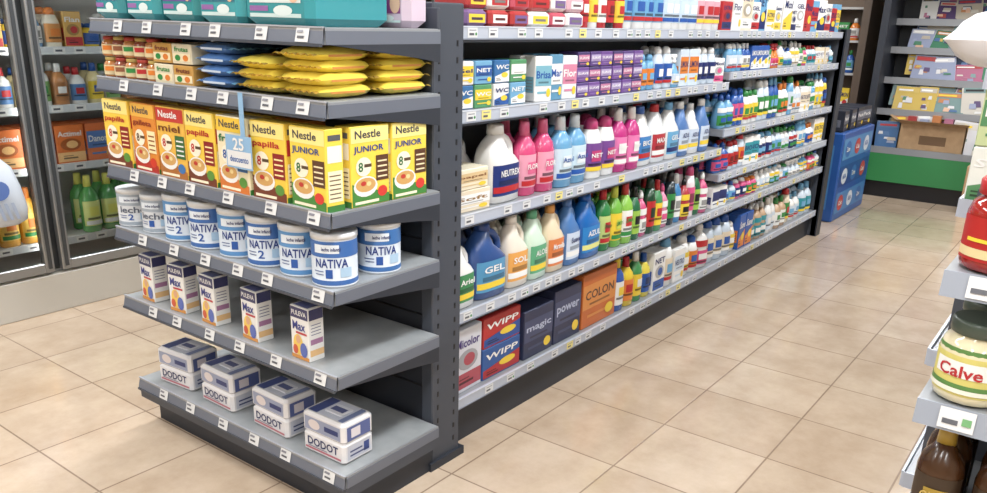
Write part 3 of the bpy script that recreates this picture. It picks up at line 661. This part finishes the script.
for k,(z,dp) in enumerate(tiers):
    xf=8.85-dp-.12
    for r in range(3 if k==0 else 2):
        y=-1.57+.05*r
        while y<1.6:
            w=random.uniform(.14,.26);h=random.uniform(.16,.3)*(.95 if k else 1); c=random.choice(MC)
            x=xf+.012+.045*r; zz=z+.002+.045*r; s=.06; tl=random.uniform(-.04,.04)
            P=lambda u,v,o=0:(x+s*v/h-o,y+w*(1-u)+tl*v/h,zz+v+tl*.4*(u-.5)+.01)
            b.add([P(0,0),P(1,0),P(1,h),P(0,h)],[(0,1,2,3)],M(c,.25)); 
            b.add([(p[0]+.006,p[1],p[2]) for p in(P(0,0),P(1,0),P(1,h),P(0,h))],[(3,2,1,0)],W)
            b.add([P(.06,h*.78,.002),P(.94,h*.78,.002),P(.94,h*.95,.002),P(.06,h*.95,.002)],[(0,1,2,3)],random.choice(MC))
            b.add([P(.12,h*.83,.003),P(.7,h*.83,.003),P(.7,h*.9,.003),P(.12,h*.9,.003)],[(0,1,2,3)],random.choice([W,BLK,RED,YEL]))
            for q in range(5):
                u0=random.uniform(.04,.6);v0=random.uniform(.05,.55); du=random.uniform(.15,.38); dv=random.uniform(.06,.22)
                b.add([P(u0,h*v0,.002+.001*q),P(u0+du,h*v0,.002+.001*q),P(u0+du*.9,h*(v0+dv),.002+.001*q),P(u0+.02,h*(v0+dv),.002+.001*q)],[(0,1,2,3)],random.choice(MC+[(225,180,150)]))
            y+=w*.93
child(b,'magazines',mr)
CB=nodemat('cardboard',(176,142,104),(190,156,116),20,.8); 
b=MB()
for (x0,x1,y0,y1,z0,z1) in((8.335,8.6,1.05,1.6,.4605,.47),(8.335,8.345,1.05,1.6,.4605,.70),(8.59,8.6,1.05,1.6,.4605,.70),(8.335,8.6,1.05,1.06,.4605,.70),(8.335,8.6,1.59,1.6,.4605,.70)): b.box(x0,x1,y0,y1,z0,z1,CB)
b.add([(8.335,1.05,.70),(8.335,1.6,.70),(8.22,1.63,.735),(8.22,1.02,.735)],[(0,1,2,3)],CB); b.add([(8.335,1.6,.70),(8.6,1.6,.70),(8.6,1.70,.76),(8.335,1.70,.76)],[(0,1,2,3)],CB)
for k in range(5): b.box(8.38,8.56,1.08+.1*k,1.15+.1*k,.47,.74+.02*(k%3),MC[(k*3+2)%14])
b.rect(1.2,1.42,.52,.6,8.3345,(120,92,64),ax='-X')
b.obj('cardboard_box',loc=(8.4,1.36,.46))
b=MB(); b.box(8.0,8.28,.55,.95,0,.42,CB,.004); b.box(7.998,8.0,.7,.8,.05,.42,(215,200,170)); b.rect(.6,.68,.25,.34,7.9975,(60,120,90),ax='-X')
b.box(8.02,8.26,.58,.92,.42,.66,(214,214,210),.004); b.rect(.62,.88,.48,.6,8.0185,(90,130,170),ax='-X')
b.obj('stacked_cartons',loc=(8.1,.75,0))
ws=empty('wall_product_shelf',(8.8,2.8,0)); b=MB()
b.box(8.88,8.96,2.1,3.9,0,2.0,(120,98,80)); b.box(8.5,8.96,2.05,2.12,0,2.0,(96,80,68))
for z in(.3,.75,1.1,1.4,1.7): b.box(8.55,8.88,2.12,3.9,z-.02,z,(185,185,185))
child(b,'shelf_frame',ws)
for z,h in((.3,.3),(.75,.26),(1.1,.22),(1.4,.22)):
    b=MB(); y=2.2
    while y<3.8:
        w,d,hh,fn=mixed(h,(.08,.11),('round','dome')); b.at(8.63,y,z,R); fn(b,w,d,hh); y+=w+.01
    child(b,'products_%d'%int(z*100),ws)
b=MB(); BLM=M((36,88,170),.35,name='blue_print_card')
b.box(6.86,7.82,1.70,2.32,.0,.72,BLM,.01)
b.box(6.9,7.78,1.74,2.28,.72,.725,BLK)
for k in range(3):
    z=.04+.22*k; b.rect(6.9,7.78,z+.02,z+.19,1.6985,[(66,130,195),(32,72,150),(80,140,200)][k])
    for j in range(3):
        xx=6.98+.28*j; b.ell(xx+.06,z+.1,.085,.065,1.6975,[(190,60,65),(205,215,230),(50,105,180)][(j+k)%3]); b.text(['Cola','AGUA','Zumo'][(j+k)%3],xx+.06,z+.1,.1,.04,1.6965,[W,BLUE,W][(j+k)%3])
for j in range(2):
    b.rect(1.76+.28*j,1.98+.28*j,.1,.62,6.859,[(66,130,195),(180,60,65)][j],ax='-X')
b.obj('promotional_bin',loc=(7.3,2,0))
b=MB()
for i in range(4):
    for j in range(2): b.at(7.0+.22*i,1.85+.28*j,.7255,random.uniform(-6,6)); carton(b,.19,.22,.16,random.choice([(50,55,70),(40,45,60),(50,70,110)]),(110,115,130),'Pack',W,2)
b.obj('drink_packs',loc=(7.3,2,.725))
# ------------------------------------------------------------------ right foreground display
rg=empty('end_display_shelf',(1.7,-.2,0)); RX,RY=1.478,.178
for i,z in enumerate((1.108,.875,.60,.35,.14)):
    b=MB(); b.box(RX+.006,RX+.42,-.75,RY,z-.022,z+.018,SG)
    vs=[(RX-.004,-.75,z-.022),(RX+.006,-.75,z+.02),(RX+.01,-.75,z+.02),(RX+.006,-.75,z-.022)]; vs+=[(x,RY,zz) for x,_,zz in vs]
    b.add(vs,[(0,1,5,4),(1,2,6,5),(2,3,7,6),(3,0,4,7),(3,2,1,0),(4,5,6,7)],M((150,158,172),.4))
    for y in(.14,-.02,-.2,-.4):
        b.add([(RX-.0055,y,z-.017),(RX-.0055,y-.055,z-.017),(RX+.0035,y-.055,z+.018),(RX+.0035,y,z+.018)],[(0,1,2,3)],LBL)
        b.add([(RX-.0047,y-.006,z-.008),(RX-.0047,y-.03,z-.008),(RX-.0022,y-.03,z+.0),(RX-.0022,y-.006,z+.0)],[(0,1,2,3)],LBK)
        b.add([(RX-.0047,y-.036,z-.006),(RX-.0047,y-.05,z-.006),(RX-.0012,y-.05,z+.006),(RX-.0012,y-.036,z+.006)],[(0,1,2,3)],(110,170,110))
    if i==4: b.box(RX+.03,RX+.42,-.74,RY-.01,0,z-.022,SLD)
    child(b,'display_tier_%d'%(i+1),rg)
b=MB(); b.box(RX+.42,RX+.5,-.78,RY+.02,0,1.2,SL); child(b,'display_back',rg)
zt=1.108+.0202
def sauce(b):
    jar(b,.058,.15,(160,28,22),(190,32,34),(185,30,28),'Tomate',W,(225,205,150))
    b.label(.05,.056,.058,.058,2,YEL,200,340,12,off=.0022)
def mayo(b):
    jar(b,.057,.145,(228,218,180),(70,84,74),(216,206,110),'Calve',(190,35,42),(90,140,70)); 
    b.label(.05,.078,.057,.057,2,W,225,315,12,off=.0022)
    b.label(.022,.03,.057,.057,2,(235,235,220),200,340,18,off=.003)
    b.label(.09,.1,.055,.055,2,(90,140,70),200,340,18,off=.001)
for i in range(4): one('sauce_jar',sauce,RX+.072,.112-.125*i,zt,R+20)
for i in range(4): one('sauce_jar',sauce,RX+.2,.112-.125*i,zt,R)
for i in range(4): one('mayonnaise_jar',mayo,RX+.072,.112-.126*i,.8952,R-14)
for i in range(4): one('mayonnaise_jar',mayo,RX+.2,.112-.126*i,.8952,R-10)
def oil(b):
    bottle(b,.078,.078,.225,(70,40,18),(170,140,50),(60,44,30),'OLIVA',(205,175,90),'round',(170,140,60))
for i in range(5):
    for j in range(3): one('olive_oil_bottle',oil,RX+.065+.09*j,.125-.094*i,.6202,R+4)
g2=empty('side_gondola',(3,-.3,0)); b=MB()
for z in(1.15,.8,.48,.16,1.42): b.box(2.0,5.2,-.75,.235,z-.02,z,SG); b.box(2.0,5.2,.235,.241,z-.03,z+.01,STRW); b.box(1.995,2.0,-.75,.235,z-.03,z+.01,STRW)
b.box(2.0,5.2,-.3,-.26,0,1.6,(120,122,128)); b.box(2.0,2.06,-.76,.2,0,1.1,SL)
child(b,'side_shelves',g2)
b=MB(); x=2.12
while x<5.0:
    w=random.uniform(.09,.13); h=random.uniform(.16,.24); b.at(x,.135,1.1505,180); carton(b,w,.12,h,random.choice([GRN,W,LIME,RED,CREAM]),W,random.choice(WORDS),W,1)
    for k in range(3): b.at(x,.13,[.8005,.4805,.1605][k],180); bottle(b,w*.9,w*.8,.24,random.choice(PAL),W,random.choice(PAL))
    if x>2.35: b.at(x,.13,1.4205,180); carton(b,w,.12,.14,random.choice([W,PALE]),W,'Arroz',GRN,2)
    x+=w+.01
for i in range(4):
    b.at(2.045,.18-.13*i,1.1505,R); carton(b,.11,.06,.12,[(225,228,220),(170,195,120),CREAM,(150,60,40)][i],(80,140,90),'Sopa',W,1); b.at(2.045,.18-.13*i,1.272,R); carton(b,.11,.06,.12,[(190,205,150),W,(150,60,40),CREAM][i],(80,140,90),'Pasta',W,2)
child(b,'side_products',g2)
b=MB()
b.at(2.12,.165,1.4205,R); b.pillow(.34,.2,.13,M((226,228,232),.3),n=16)
b.at(2.12,.02,1.55,R); 
b.obj('flour_bag',loc=(2.1,.1,1.42))
# ------------------------------------------------------------------ lights
def lamp(x,y,e=60,sx=1.3,sy=.28):
    ob=MB(); ob.box(x-sx/2-.03,x+sx/2+.03,y-sy/2-.03,y+sy/2+.03,2.84,2.90,M((235,235,235),.5)); o=ob.obj('ceiling_light_fixture',loc=(x,y,2.87))
    l=bpy.data.lights.new('tube','AREA'); l.shape='RECTANGLE'; l.size=sx; l.size_y=sy; l.energy=e; l.color=(.975,.99,1)
    lo=bpy.data.objects.new('tube_light',l); scene.collection.objects.link(lo); lo.location=(x,y,2.83)
    lo.parent=o; lo.matrix_parent_inverse=Matrix.Translation(o.location).inverted()
for x in(-1.6,.6,2.8,5.0,7.3):
    for y in(-1.6,.6,3.3): lamp(x,y,46 if x<7 else 40)
w=bpy.data.worlds.new('world'); scene.world=w; w.use_nodes=True; w.node_tree.nodes['Background'].inputs[0].default_value=(.9,.95,1,1); w.node_tree.nodes['Background'].inputs[1].default_value=.4
# ------------------------------------------------------------------ camera
yaw,pit,roll=[math.radians(a) for a in(36.673,18.553,1.547)]
fw=Vector((math.cos(yaw)*math.cos(pit),math.sin(yaw)*math.cos(pit),-math.sin(pit)))
r=Vector((math.sin(yaw),-math.cos(yaw),0)); up=r.cross(fw)
r2=r*math.cos(roll)+up*math.sin(roll); u2=-r*math.sin(roll)+up*math.cos(roll)
mt=Matrix((( r2.x,u2.x,-fw.x,0),(r2.y,u2.y,-fw.y,0),(r2.z,u2.z,-fw.z,1.5),(0,0,0,1)))
cd=bpy.data.cameras.new('camera'); cam=bpy.data.objects.new('camera',cd); scene.collection.objects.link(cam); cam.matrix_world=mt
cd.sensor_width=36; cd.lens=815.891/987*36; cd.shift_y=(293.657-246.5)/987; cd.clip_start=.05
scene.camera=cam
scene.view_settings.view_transform='Standard'
